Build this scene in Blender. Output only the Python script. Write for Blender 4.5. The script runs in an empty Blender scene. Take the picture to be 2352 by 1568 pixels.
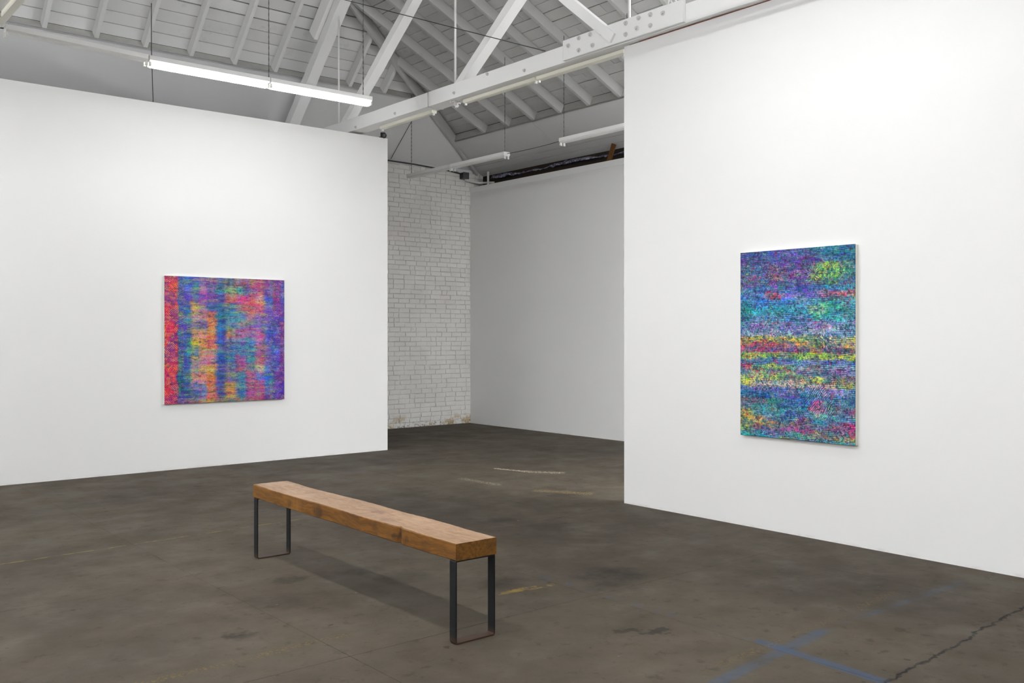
import bpy, bmesh, math, random
import numpy as np
from mathutils import Vector, Matrix

random.seed(7)
rng = np.random.default_rng(11)
C = bpy.context.scene.collection
SC = bpy.context.scene

# ------------------------------------------------------------------ camera
cam_d = bpy.data.cameras.new('camera')
cam_d.sensor_width = 36.0
cam_d.lens = 2169.0 / 2352.0 * 36.0
cam_d.shift_y = -17.0 / 2352.0
cam_d.clip_start = 0.05
cam = bpy.data.objects.new('camera', cam_d)
C.objects.link(cam)
cam.location = (0, 0, 1.5)
cam.rotation_euler = (math.radians(90), 0, math.radians(50.1424 - 90.0))
SC.camera = cam

# ------------------------------------------------------------------ world, exposure
w = bpy.data.worlds.new('world'); SC.world = w
w.use_nodes = True
w.node_tree.nodes['Background'].inputs[0].default_value = (0.9, 0.95, 1, 1)
w.node_tree.nodes['Background'].inputs[1].default_value = 0.02
SC.view_settings.view_transform = 'Standard'
SC.view_settings.look = 'None'
SC.view_settings.gamma = 1.0
SC.view_settings.use_curve_mapping = False
SC.view_settings.exposure = 0.09
# radiance of the fluorescent tubes of each row of fixtures built below (fitted by row; some rows are added to even the light)
TUBES = dict(left_row=46.0, left_fill=118.0, right_row=29.0, beam_row=104.0, gallery_fill=44.0, back_fill=420.0)

# ------------------------------------------------------------------ node helper
def s2l(c):
    return tuple(((x / 255.0) / 12.92 if x / 255.0 <= 0.04045 else ((x / 255.0 + 0.055) / 1.055) ** 2.4) for x in c)

s2l_ = s2l
class NT:
    def __init__(self, name):
        self.m = bpy.data.materials.new(name); self.m.use_nodes = True
        self.t = self.m.node_tree
        self.b = self.t.nodes['Principled BSDF']
    def n(self, typ, **kw):
        x = self.t.nodes.new(typ)
        for k, v in kw.items(): setattr(x, k, v)
        return x
    def put(self, sock, v):
        if hasattr(v, 'is_output'): self.t.links.new(v, sock)
        elif isinstance(v, (tuple, list)):
            sock.default_value = tuple(v) + ((1,) if len(sock.default_value) == 4 and len(v) == 3 else ())
        else: sock.default_value = v
    def math(self, op, a, b=0.0, c=None, clamp=False):
        x = self.n('ShaderNodeMath', operation=op, use_clamp=clamp)
        self.put(x.inputs[0], a); self.put(x.inputs[1], b)
        if c is not None: self.put(x.inputs[2], c)
        return x.outputs[0]
    def vmath(self, op, a, b=(0, 0, 0)):
        x = self.n('ShaderNodeVectorMath', operation=op)
        self.put(x.inputs[0], a); self.put(x.inputs[1], b)
        return x.outputs[1] if op in ('LENGTH', 'DISTANCE', 'DOT_PRODUCT') else x.outputs[0]
    def noise(self, vec, scale, detail=3.0, rough=0.55, dist=0.0):
        x = self.n('ShaderNodeTexNoise')
        self.put(x.inputs['Vector'], vec)
        x.inputs['Scale'].default_value = scale; x.inputs['Detail'].default_value = detail
        x.inputs['Roughness'].default_value = rough; x.inputs['Distortion'].default_value = dist
        return x.outputs[0], x.outputs[1]
    def ramp(self, v, lo, hi, a=0.0, b=1.0):
        x = self.n('ShaderNodeMapRange', interpolation_type='SMOOTHSTEP')
        self.put(x.inputs[0], v)
        for i, k in enumerate((lo, hi, a, b)): x.inputs[i + 1].default_value = k
        return x.outputs[0]
    def mix(self, f, a, b):
        x = self.n('ShaderNodeMix', data_type='RGBA')
        self.put(x.inputs[0], f); self.put(x.inputs[6], a); self.put(x.inputs[7], b)
        return x.outputs[2]
    def pos(self): return self.n('ShaderNodeNewGeometry').outputs['Position']
    def obj(self): return self.n('ShaderNodeTexCoord').outputs['Object']
    def rand(self): return self.n('ShaderNodeObjectInfo').outputs['Random']
    def scale(self, v, s): return self.vmath('MULTIPLY', v, s)
    def bump(self, h, strength, dist=0.01):
        x = self.n('ShaderNodeBump'); x.inputs['Strength'].default_value = strength
        x.inputs['Distance'].default_value = dist
        self.put(x.inputs['Height'], h); self.put(self.b.inputs['Normal'], x.outputs[0])
    def done(self, col, rough=0.6, spec=0.3, metal=0.0):
        self.put(self.b.inputs['Base Color'], col); self.put(self.b.inputs['Roughness'], rough)
        self.put(self.b.inputs['Specular IOR Level'], spec); self.put(self.b.inputs['Metallic'], metal)
        return self.m

def simple(name, col, rough=0.6, spec=0.3, metal=0.0, var=0.06, scale=9.0, bump=0.0):
    t = NT(name); p = t.pos()
    f, _ = t.noise(p, scale, 4)
    c = t.mix(f, tuple(x * (1 - var) for x in col), tuple(min(1, x * (1 + var)) for x in col))
    if bump: t.bump(f, bump)
    return t.done(c, rough, spec, metal)

M = {}
# flat white gallery paint, rolled on
def m_wall():
    t = NT('gallery_wall_paint'); p = t.pos()
    a, _ = t.noise(p, 0.7, 3); b, _ = t.noise(p, 160, 2)
    c = t.mix(a, (0.84, 0.838, 0.83), (0.865, 0.865, 0.862))
    sep = t.n('ShaderNodeSeparateXYZ'); t.put(sep.inputs[0], p)
    n2, _ = t.noise(t.scale(p, (6, 6, 18)), 1.5, 3)
    low = t.math('MULTIPLY', t.ramp(sep.outputs[2], 0.03, 0.0), t.ramp(n2, 0.45, 0.7))
    c = t.mix(t.math('MULTIPLY', low, 0.18), c, s2l((120, 108, 95)))
    t.bump(b, 0.05, 0.002)
    return t.done(c, 0.75, 0.2)
M['wall'] = m_wall()
M['wall_edge'] = simple('reddish_plate_edge', s2l((150, 95, 80)), 0.8, 0.2)

# white paint over old rough timber
def m_timber(name, base, grime, g_lo, g_hi, stretch):
    t = NT(name); p = t.pos(); r = t.rand()
    a, _ = t.noise(t.scale(p, stretch), 2.2, 5, 0.6)
    b, _ = t.noise(p, 7, 4, 0.65)
    g = t.math('MULTIPLY', t.ramp(b, g_lo, g_hi), t.ramp(a, 0.45, 0.75))
    c = t.mix(t.math('MULTIPLY', r, 1.0), tuple(x * 0.94 for x in base), tuple(min(1, x * 1.04) for x in base))
    c = t.mix(t.math('MULTIPLY', g, 0.6), c, grime)
    t.bump(a, 0.25, 0.006)
    return t.done(c, 0.7, 0.22)
M['plank'] = m_timber('painted_roof_boards', (0.76, 0.76, 0.755), (0.42, 0.41, 0.40), 0.52, 0.75, (1, 1, 1))
M['rafter'] = m_timber('painted_rafters', (0.75, 0.75, 0.745), (0.5, 0.49, 0.48), 0.55, 0.8, (3, 3, 3))
M['truss'] = m_timber('painted_truss_timber', (0.90, 0.90, 0.895), (0.68, 0.67, 0.66), 0.6, 0.85, (3, 1, 4))
M['plank_end'] = m_timber('shaded_stained_roof_boards', (0.58, 0.58, 0.575), (0.34, 0.335, 0.325), 0.50, 0.72, (1, 1, 1))  # darker copy of the boards: end slope's dimmer light painted in, with stains
M['rafter_end'] = m_timber('shaded_stained_rafters', (0.50, 0.50, 0.495), (0.36, 0.355, 0.35), 0.52, 0.78, (3, 3, 3))  # rafter copy toned down for the end slope's shade, with stains
M['panel'] = simple('painted_ceiling_panel', (0.70, 0.70, 0.705), 0.8, 0.15, 0, 0.03, 1.5)
M['fascia'] = simple('grey_fascia_board', (0.46, 0.455, 0.44), 0.85, 0.1, 0, 0.12, 12)  # mottled grey, darker than the ceiling panels
M['deck'] = simple('dark_roof_deck', (0.03, 0.028, 0.026), 0.9, 0.1)
M['bolt'] = simple('painted_bolt', (0.66, 0.65, 0.63), 0.45, 0.4)
M['rod'] = simple('painted_steel_rod', (0.80, 0.80, 0.79), 0.5, 0.4)
M['housing'] = simple('white_enamel_fixture', (0.86, 0.86, 0.85), 0.4, 0.45, 0, 0.02)
M['cream'] = simple('yellowed_fixture_enamel', (0.86, 0.85, 0.74), 0.4, 0.45, 0, 0.03)
M['socket'] = simple('white_lampholder', (0.85, 0.85, 0.82), 0.45, 0.4)
M['chain'] = simple('dark_steel_chain', (0.12, 0.12, 0.12), 0.45, 0.5, 0.6)
M['wire'] = simple('dark_cable', (0.06, 0.06, 0.06), 0.6, 0.3)
M['black'] = simple('black_plastic', (0.018, 0.018, 0.02), 0.45, 0.4)
M['ring'] = simple('dark_grey_lens_ring', (0.09, 0.09, 0.09), 0.3, 0.5)
M['glass'] = simple('black_lens_glass', (0.004, 0.004, 0.005), 0.08, 0.7)
M['canvas_edge'] = simple('primed_canvas_edge', (0.83, 0.81, 0.74), 0.8, 0.15, 0, 0.03, 40)
M['dark_wood'] = simple('dark_stained_timber', (0.045, 0.034, 0.026), 0.8, 0.2, 0, 0.3, 14)
M['brown_wood'] = simple('brown_batten', (0.13, 0.055, 0.018), 0.7, 0.25, 0, 0.2, 20)
def m_tube(k, v):
    t = NT('lit_fluorescent_tube_' + k)
    t.put(t.b.inputs['Emission Color'], (0.985, 0.993, 1.0, 1)); t.put(t.b.inputs['Emission Strength'], v)
    return t.done((0.9, 0.9, 0.9), 0.5)
for k_, v_ in TUBES.items(): M[k_] = m_tube(k_, v_)

# white painted brick, ochre where the paint has come off near the floor
def m_brick(name, base):
    t = NT(name); p = t.pos(); r = t.rand()
    a, _ = t.noise(p, 5, 5, 0.65); b, _ = t.noise(p, 34, 4, 0.7); d, _ = t.noise(p, 1.1, 3)
    c = t.mix(r, tuple(x * 0.965 for x in base), tuple(x * 1.02 for x in base))
    c = t.mix(t.math('MULTIPLY', t.ramp(d, 0.45, 0.65), 0.35), c, (0.62, 0.60, 0.56))
    c = t.mix(t.math('MULTIPLY', t.ramp(b, 0.62, 0.72), 0.5), c, (0.34, 0.32, 0.29))
    sep = t.n('ShaderNodeSeparateXYZ'); t.put(sep.inputs[0], p)
    low = t.ramp(sep.outputs[2], 0.26, 0.06)
    oc = t.math('MULTIPLY', low, t.ramp(a, 0.50, 0.62))
    c = t.mix(t.math('MULTIPLY', oc, 0.8), c, s2l((176, 150, 96)))
    cr = t.math('MULTIPLY', t.ramp(sep.outputs[2], 0.16, 0.0), t.ramp(b, 0.52, 0.62))
    c = t.mix(t.math('MULTIPLY', cr, 0.8), c, s2l((90, 72, 44)))
    t.bump(b, 0.35, 0.006)
    return t.done(c, 0.75, 0.2)
M['brick'] = m_brick('painted_brick', (0.84, 0.825, 0.80))
M['mortar'] = simple('painted_mortar', (0.62, 0.605, 0.58), 0.9, 0.1, 0, 0.55, 7, 0.4)

# worn concrete with paint lines, scuffs and stains
def m_floor():
    t = NT('worn_concrete'); p = t.pos()
    flat = t.vmath('MULTIPLY', p, (1, 1, 0))
    n1, _ = t.noise(flat, 0.55, 4, 0.6); n2, _ = t.noise(flat, 2.6, 5, 0.62); n3, nc = t.noise(flat, 11, 4, 0.65)
    n4, _ = t.noise(flat, 60, 3, 0.7); n5, _ = t.noise(flat, 230, 2, 0.6)
    s2l = s2l_
    A, B = s2l((88, 82, 75)), s2l((106, 99, 90))
    c = t.mix(t.ramp(n1, 0.35, 0.65), A, B)
    c = t.mix(t.math('MULTIPLY', t.ramp(n2, 0.52, 0.70), 0.28), c, s2l((79, 71, 63)))
    c = t.mix(t.math('MULTIPLY', t.ramp(n2, 0.45, 0.30), 0.4), c, s2l((112, 107, 97)))
    c = t.mix(t.math('MULTIPLY', t.ramp(n3, 0.56, 0.70), 0.55), c, s2l((66, 58, 50)))
    c = t.mix(t.math('MULTIPLY', t.ramp(n4, 0.60, 0.70), 0.45), c, s2l((62, 56, 50)))
    c = t.mix(t.math('MULTIPLY', t.ramp(n5, 0.62, 0.70), 0.40), c, s2l((132, 126, 114)))
    c = t.vmath('MULTIPLY', c, (.53, .505, .45))     # the slab itself is a dark brown grey
    s2l = lambda q: tuple(x * .62 for x in s2l_(q))
    wob = t.vmath('SUBTRACT', nc, (0.5, 0.5, 0.5))
    def q(amount): return t.vmath('ADD', flat, t.scale(wob, (amount, amount, 0)))
    cache = {}
    def dist(p0, p1, amt):
        """distance from the (wobbled) floor point to the segment p0-p1"""
        if amt not in cache: cache[amt] = q(amt)
        P = cache[amt]
        d = (p1[0] - p0[0], p1[1] - p0[1]); L2 = d[0] ** 2 + d[1] ** 2
        rel = t.vmath('SUBTRACT', P, (p0[0], p0[1], 0))
        u = t.math('DIVIDE', t.vmath('DOT_PRODUCT', rel, (d[0], d[1], 0)), L2, clamp=True)
        cb = t.n('ShaderNodeCombineXYZ')
        t.put(cb.inputs[0], t.math('MULTIPLY', u, d[0])); t.put(cb.inputs[1], t.math('MULTIPLY', u, d[1]))
        return t.vmath('DISTANCE', rel, cb.outputs[0])
    def stroke(c, p0, p1, hw, soft, amt, col, strength, wear=None):
        m = t.ramp(dist(p0, p1, amt), hw, hw - soft)
        if wear is not None: m = t.math('MULTIPLY', m, wear)
        return t.mix(t.math('MULTIPLY', m, strength), c, col)
    wearA = t.ramp(n2, 0.62, 0.42); wearB = t.ramp(n4, 0.50, 0.62); wearC = t.ramp(n3, 0.46, 0.56)
    # dark oily stains
    for (x, y, r, s) in ((4.24, 4.10, .26, .62), (4.05, 3.88, .18, .45), (3.60, 4.40, .16, .45), (1.96, 4.47, .07, .75), (4.98, 5.36, .36, .3),
                         (4.75, 5.94, .18, .45), (3.13, 5.19, .12, .4), (3.50, 3.285, .05, .6), (3.62, 3.19, .05, .7), (4.9, 5.0, .5, .22),
                         (5.35, 2.95, .3, .22), (2.66, 5.28, .1, .5), (3.25, 4.9, .2, .35), (1.2, 2.9, .5, .3), (6.1, 6.55, .3, .4), (2.35, 4.9, .22, .35)):
        m = t.math('MULTIPLY', t.ramp(dist((x - .04, y + .02), (x + .04, y), 0.22), r, r * 0.35), t.ramp(n2, 0.30, 0.55))
        c = t.mix(t.math('MULTIPLY', m, s), c, s2l((40, 35, 28)))
    # blue paint cross
    BL = s2l((78, 96, 120))
    c = stroke(c, (3.05, 2.53), (4.25, 2.655), .042, .012, .03, BL, .48, t.ramp(n2, 0.75, 0.45))
    c = stroke(c, (4.2, 2.66), (5.75, 2.64), .036, .02, .05, BL, .30, wearA)
    c = stroke(c, (3.885, 2.75), (3.845, 2.11), .040, .010, .02, s2l((70, 96, 130)), .62, t.ramp(n2, 0.80, 0.45))
    c = stroke(c, (3.90, 4.35), (3.89, 2.70), .045, .03, .08, BL, .35, t.ramp(n3, .52, .60))
    # yellow lines and ochre scuffs
    YE = s2l((150, 128, 62))
    c = stroke(c, (0.2, 6.80), (3.6, 6.98), .016, .010, .03, s2l((158, 138, 70)), .75, t.ramp(n3, .44, .60))
    c = stroke(c, (1.3, 4.13), (2.85, 4.16), .045, .040, .07, YE, .55, t.math('MULTIPLY', wearB, t.ramp(n2, .40, .58)))
    c = stroke(c, (3.2, 2.66), (5.2, 2.79), .050, .045, .07, YE, .45, t.math('MULTIPLY', wearB, t.ramp(n2, .40, .58)))
    c = stroke(c, (3.55, 4.23), (3.80, 4.19), .045, .03, .05, s2l((160, 134, 66)), .75, wearC)
    c = stroke(c, (3.42, 4.24), (3.52, 4.23), .035, .03, .05, YE, .6, wearC)
    # chipped pale patches by the opening
    CH = s2l_((205, 190, 165))
    c = stroke(c, (6.62, 8.20), (6.72, 7.85), .040, .02, .14, CH, .9, t.ramp(n4, .44, .54))
    c = stroke(c, (6.70, 7.86), (6.95, 7.50), .075, .04, .18, CH, .85, t.ramp(n4, .50, .57))
    c = stroke(c, (5.89, 7.84), (5.92, 7.33), .075, .05, .10, s2l((215, 200, 172)), .8, t.ramp(n4, .52, .60))
    c = stroke(c, (6.00, 6.78), (6.24, 6.36), .095, .05, .10, s2l((165, 142, 94)), .75, t.ramp(n4, .46, .58))
    c = stroke(c, (6.55, 6.62), (6.95, 6.2), .08, .05, .10, s2l((125, 110, 78)), .6, t.ramp(n4, .46, .58))
    # the long broken crack
    d = dist((3.78, 2.085), (6.2, 2.225), .09)
    c = t.mix(t.math('MULTIPLY', t.ramp(d, .013, .003), t.ramp(n3, .35, .55, .45, .95)), c, s2l((22, 18, 14)))
    # flecks: dark spalls and small pale scrapes
    for sc_, r0, r1, st, cl in ((4.3, .085, .05, .6, (40, 34, 28)), (7.7, .075, .04, .5, (44, 38, 31)), (6.1, .05, .025, .45, (150, 142, 128))):
        vv = t.n('ShaderNodeTexVoronoi'); t.put(vv.inputs['Vector'], t.vmath('ADD', flat, t.scale(wob, (.07, .07, 0)))); vv.inputs['Scale'].default_value = sc_
        gate = t.ramp(t.math('FRACT', t.math('MULTIPLY', vv.outputs[1], 7.31)), .62, .70)
        c = t.mix(t.math('MULTIPLY', t.math('MULTIPLY', t.ramp(vv.outputs[0], r0, r1), gate), st), c, s2l(cl))
    # a few tiny paint drips
    vor = t.n('ShaderNodeTexVoronoi'); t.put(vor.inputs['Vector'], flat); vor.inputs['Scale'].default_value = 1.7
    c = t.mix(t.math('MULTIPLY', t.ramp(vor.outputs[0], .017, .009), 0.85), c, s2l((185, 180, 168)))
    h = t.math('ADD', t.math('MULTIPLY', n3, 0.6), t.math('MULTIPLY', n4, 0.5))
    t.bump(h, 0.22, 0.006)
    return t.done(c, t.ramp(n2, 0.3, 0.7, 0.6, 0.78), 0.14)
M['floor'] = m_floor()
M['joint'] = simple('dark_floor_joint', s2l((52, 47, 42)), 0.95, 0.1)

def m_wood(name, dark, mid, light, knots):
    t = NT(name); o = t.obj()
    w_, _ = t.noise(o, 3.0, 3, 0.5)
    st = t.vmath('ADD', t.scale(o, (16, 1.1, 22)), t.scale(t.vmath('SUBTRACT', t.noise(o, 2.5, 3)[1], (.5, .5, .5)), (4, 0, 4)))
    g, _ = t.noise(st, 2.2, 5, 0.62)
    f, _ = t.noise(t.scale(o, (70, 3.0, 90)), 2.5, 3, 0.6)
    c = t.mix(t.ramp(g, 0.32, 0.68), dark, mid)
    c = t.mix(t.math('MULTIPLY', t.ramp(w_, 0.5, 0.72), 0.5), c, light)
    c = t.mix(t.math('MULTIPLY', t.ramp(f, 0.52, 0.68), 0.35), c, tuple(x * 0.55 for x in dark))
    wob = t.scale(t.vmath('SUBTRACT', t.noise(o, 14, 3)[1], (.5, .5, .5)), (.09, .16, .09))
    for (x, y, z, r, s, col) in knots:
        dd = t.vmath('DISTANCE', t.scale(t.vmath('ADD', o, wob), (1, .62, 1)), (x, y * .62, z))
        c = t.mix(t.math('MULTIPLY', t.ramp(dd, r, r * .3), s), c, col)
    t.bump(f, 0.2, 0.003)
    return t.done(c, 0.55, 0.3)
KD = s2l((52, 30, 20)); KP = s2l((92, 66, 62))
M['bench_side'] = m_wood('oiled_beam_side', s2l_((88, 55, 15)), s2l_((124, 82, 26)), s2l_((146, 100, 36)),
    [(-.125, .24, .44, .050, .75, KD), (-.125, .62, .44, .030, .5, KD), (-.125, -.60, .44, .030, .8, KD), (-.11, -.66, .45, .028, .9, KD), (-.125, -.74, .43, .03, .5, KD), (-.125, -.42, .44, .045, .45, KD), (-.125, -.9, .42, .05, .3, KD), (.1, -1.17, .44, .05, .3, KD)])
M['bench_top'] = m_wood('worn_lit_beam_top', s2l((136, 106, 82)), s2l((160, 132, 106)), s2l((176, 148, 122)),  # paler, greyer than the sides: overhead light and sheen painted in, plus wear
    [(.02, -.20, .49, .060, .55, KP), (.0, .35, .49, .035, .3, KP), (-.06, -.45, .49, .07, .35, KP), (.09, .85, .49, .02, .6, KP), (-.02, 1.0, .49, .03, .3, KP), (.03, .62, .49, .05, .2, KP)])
def m_steel():
    t = NT('blackened_flat_steel'); p = t.pos()
    a, _ = t.noise(p, 14, 4); sep = t.n('ShaderNodeSeparateXYZ'); t.put(sep.inputs[0], p)
    c = t.mix(a, (0.005, 0.006, 0.007), (0.010, 0.0115, 0.0125))
    c = t.mix(t.math('MULTIPLY', t.ramp(sep.outputs[2], 0.05, 0.0), 0.7), c, s2l((74, 52, 38)))
    return t.done(c, 0.55, 0.25, 0.0)
M['steel'] = m_steel()
def m_plastic():
    t = NT('crumpled_bluish_plastic'); p = t.pos()
    a, _ = t.noise(p, 18, 4, 0.6, 0.6)
    t.bump(a, 0.8, 0.03)
    t.put(t.b.inputs['Coat Weight'], 0.3)
    return t.done(t.mix(t.ramp(a, .4, .65), (0.10, 0.10, 0.17), (0.42, 0.42, 0.58)), 0.25, 0.6)
M['plastic'] = m_plastic()
def m_paint():
    t = NT('thick_oil_paint')
    v = t.n('ShaderNodeVertexColor'); v.layer_name = 'paint'
    return t.done(v.outputs[0], 0.5, 0.25)
M['paint'] = m_paint()

# ------------------------------------------------------------------ mesh helper
class MB:
    def __init__(self): self.v = []; self.f = []; self.mi = []; self.cur = 0
    def add(self, vs, fs):
        o = len(self.v); self.v += [tuple(x) for x in vs]
        self.f += [tuple(i + o for i in f) for f in fs]; self.mi += [self.cur] * len(fs); return self
    def box(self, x0, x1, y0, y1, z0, z1):
        return self.add([(x0, y0, z0), (x1, y0, z0), (x1, y1, z0), (x0, y1, z0), (x0, y0, z1), (x1, y0, z1), (x1, y1, z1), (x0, y1, z1)],
                        [(0, 3, 2, 1), (4, 5, 6, 7), (0, 1, 5, 4), (1, 2, 6, 5), (2, 3, 7, 6), (3, 0, 4, 7)])
    def prism(self, poly, vec):
        """poly swept along vec"""
        n = len(poly); vec = Vector(vec); a = [Vector(p) for p in poly]
        nrm = Vector((0, 0, 0))
        for i in range(n): nrm += (a[i] - a[0]).cross(a[(i + 1) % n] - a[0])
        if nrm.dot(vec) > 0: a = a[::-1]
        b = [p + vec for p in a]
        fs = [tuple(range(n)), tuple(range(2 * n - 1, n - 1, -1))]
        fs += [(i, i + n, (i + 1) % n + n, (i + 1) % n) for i in range(n)]
        return self.add(a + b, fs)
    def beam(self, p0, p1, up, wid, dep, c0=0.0):
        """bar p0->p1, wid across, dep along up (centred)"""
        p0, p1 = Vector(p0), Vector(p1); d = (p1 - p0).normalized(); up = Vector(up); up = (up - d * up.dot(d)).normalized()
        s = d.cross(up)
        q = [p0 + s * wid / 2 * i + up * (dep / 2 * j + c0) for i, j in ((-1, -1), (1, -1), (1, 1), (-1, 1))]
        return self.prism(q, p1 - p0)
    def tube(self, pts, r, n=8):
        pts = [Vector(p) for p in pts]; rings = []
        for i, p in enumerate(pts):
            d = (pts[min(i + 1, len(pts) - 1)] - pts[max(i - 1, 0)]).normalized()
            a = Vector((0, 0, 1)) if abs(d.z) < .9 else Vector((1, 0, 0))
            a = (a - d * a.dot(d)).normalized(); b = d.cross(a)
            rr = r[i] if isinstance(r, (list, tuple)) else r
            rings.append([p + (a * math.cos(2 * math.pi * k / n) + b * math.sin(2 * math.pi * k / n)) * rr for k in range(n)])
        vs = [q for g in rings for q in g]; fs = []
        for i in range(len(pts) - 1):
            for k in range(n):
                k2 = (k + 1) % n; fs.append((i * n + k, i * n + k2, (i + 1) * n + k2, (i + 1) * n + k))
        fs.append(tuple(range(n - 1, -1, -1))); o = (len(pts) - 1) * n; fs.append(tuple(o + k for k in range(n)))
        return self.add(vs, fs)
    def mesh(self, name, mats, smooth=False):
        me = bpy.data.meshes.new(name); me.from_pydata(self.v, [], self.f)
        for m in (mats if isinstance(mats, (list, tuple)) else [mats]): me.materials.append(m)
        me.polygons.foreach_set('material_index', self.mi)
        if smooth: me.polygons.foreach_set('use_smooth', [True] * len(self.f))
        me.update(); return me
    def build(self, name, mats, parent=None, smooth=False, bevel=0.0, loc=None):
        o = link(name, self.mesh(name, mats, smooth), parent, loc)
        if bevel:
            b = o.modifiers.new('bevel', 'BEVEL'); b.width = bevel; b.segments = 2; b.limit_method = 'ANGLE'
        return o

def link(name, data, parent=None, loc=None):
    o = bpy.data.objects.new(name, data); C.objects.link(o)
    if parent is not None: o.parent = parent
    if loc is not None: o.location = loc
    return o
def tag(o, label, cat, group=None, kind=None):
    o['label'] = label; o['category'] = cat
    if group: o['group'] = group
    if kind: o['kind'] = kind
    return o
def empty(name, loc=(0, 0, 0), rz=0.0):
    o = bpy.data.objects.new(name, None); C.objects.link(o); o.location = loc; o.rotation_euler = (0, 0, rz)
    o.empty_display_size = .1; return o
def struct(o, label, cat):
    o['kind'] = 'structure'; o['label'] = label; o['category'] = cat; return o
def copy_tree(o, parent=None):
    c = o.copy(); C.objects.link(c); c.parent = parent
    for ch in list(o.children): copy_tree(ch, c)
    return c

# ------------------------------------------------------------------ room shell
XW, YW = 9.95, 12.69          # outer walls behind the opening
X0, Y0 = -11.0, -4.0          # far walls behind the photographer
ZC = 6.6

fl = MB().box(X0 - .2, XW + .2, Y0 - .2, YW + .2, -.15, -.006).build('floor', M['joint'])
struct(fl, 'worn grey brown concrete floor with blue and yellow paint marks', 'floor')
xs = [X0 - .1, -8.9, -7.2, -5.6, -4.0, -2.4, -0.8, 0.62, 2.24, 3.84, 5.45, 7.05, 8.5, XW + .1]
ys = [Y0 - .1, -1.5, 0.35, 3.86, 5.685, 7.5, 9.3, 11.1, YW + .1]
for i in range(len(xs) - 1):
    for j in range(len(ys) - 1):
        g = .0013
        MB().box(xs[i] + g, xs[i + 1] - g, ys[j] + g, ys[j + 1] - g, -.006, 0).build('concrete_slab', M['floor'], fl)

wl = MB().box(X0, 6.60, 10.42, 10.55, 0, 4.03).build('wall_left', M['wall'])
struct(wl, 'tall white partition wall behind the square painting', 'wall')
wr = MB().box(6.14, 6.28, Y0, 5.80, 0, 4.048).build('wall_right', M['wall'])
MB().box(6.137, 6.27, Y0, 5.62, 4.048, 4.0535).build('top_plate', M['wall_edge'], wr)['label'] = 'thin reddish plate edge along the wall top'
struct(wr, 'tall white partition wall behind the upright painting', 'wall')
wf = MB().box(9.68, 9.76, Y0, YW, 0, 3.88).build('wall_far', M['wall'])
MB().box(9.674, 9.766, Y0, YW - .002, 3.88, 3.968).build('cap_board', M['wall'], wf)
struct(wf, 'plain pale wall seen through the opening beside the brick', 'wall')
wo = MB().box(XW, XW + .15, Y0, YW, 0, 4.3).build('wall_outer', M['dark_wood'])
struct(wo, 'dark outer wall showing as a strip above the far pale wall', 'wall')
wn = MB().box(X0, XW + .15, Y0 - .15, Y0, 0, ZC).build('wall_near', M['wall'])
struct(wn, 'white wall behind the photographer', 'wall')
ws = MB().box(X0 - .15, X0, Y0 - .15, YW + .15, 0, ZC).build('wall_side', M['wall'])
struct(ws, 'white side wall beyond the left edge of the view', 'wall')

# brick wall at the back
wb = MB().box(X0, XW + .15, YW + .012, YW + .25, 0, 4.42).build('wall_back', M['mortar'])
struct(wb, 'white painted brick wall seen through the opening', 'wall')
bh, bl = .0765, .205
def brick_mesh(length, seed):
    r = random.Random(seed); m = MB(); h = bh - .0065; d = .030
    j = lambda a: r.uniform(-a, a)
    e = .006
    vs = []
    for (x, z) in ((0, 0), (length, 0), (length, h), (0, h)):
        vs.append((x, d, z))
    for (x, z) in ((0, 0), (length, 0), (length, h), (0, h)):
        vs.append((x + j(.004), e + j(.003), z + j(.0035)))
    for (x, z) in ((e, e), (length - e, e), (length - e, h - e), (e, h - e)):
        vs.append((x + j(.004), j(.003), z + j(.003)))
    fs = [(8, 9, 10, 11)]
    for a, b in ((0, 4), (4, 8)):
        for k in range(4):
            k2 = (k + 1) % 4; fs.append((a + k, a + k2, b + k2, b + k))
    m.add(vs, fs); return m
variants = {L: [brick_mesh(L, i * 7 + int(L * 1000)) for i in range(8)] for L in (.197, .095)}
vmesh = {L: [m.mesh('brick', M['brick']) for m in variants[L]] for L in variants}
rest = MB(); n_br = 0; spots = []
for row in range(55):
    z = row * bh + .004
    x = 7.45 + (row % 2) * .1025 + random.uniform(-.02, .02)
    while x < XW - .02:
        header = random.random() < .13; L = .095 if header else .197
        spots.append((x, z, L)); x += L + random.uniform(.004, .008)
spots.sort(key=lambda s: -((s[0] > 7.9) * 10 + s[1] + s[2] * 6))
for (x, z, L) in spots:
    yo = random.choice((0, 0, 0, .002, -.002, .003, .007)) + YW
    k = random.randrange(8)
    if x + L > XW: L = .095
    if n_br < 300:
        o = link('brick', vmesh[L][k], wb, (x, yo, z)); n_br += 1
        o.rotation_euler = (0, random.uniform(-.012, .012), 0)
    else:
        m = variants[L][k]; rest.add([(a + x, b + yo, c + z) for a, b, c in m.v], m.f)
rb = rest.build('brickwork', M['brick'], wb); rb['kind'] = 'stuff'
# uneven painted parging capping the brick
pg = MB(); prev = None
pts_lo, pts_hi = [], []
for i in range(48):
    x = 6.6 + i * .0713; pts_lo.append((x, YW - .010, 4.205 + random.uniform(-.02, .02))); pts_hi.append((x, YW - .004, 4.33))
vs = pts_lo + pts_hi + [(p[0], YW + .03, p[2]) for p in pts_lo]
n = len(pts_lo); pg.add(vs, [(i, i + 1, n + i + 1, n + i) for i in range(n - 1)] + [(2 * n + i, 2 * n + i + 1, i + 1, i) for i in range(n - 1)])
pg.build('parging', M['panel'], wb)

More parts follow.
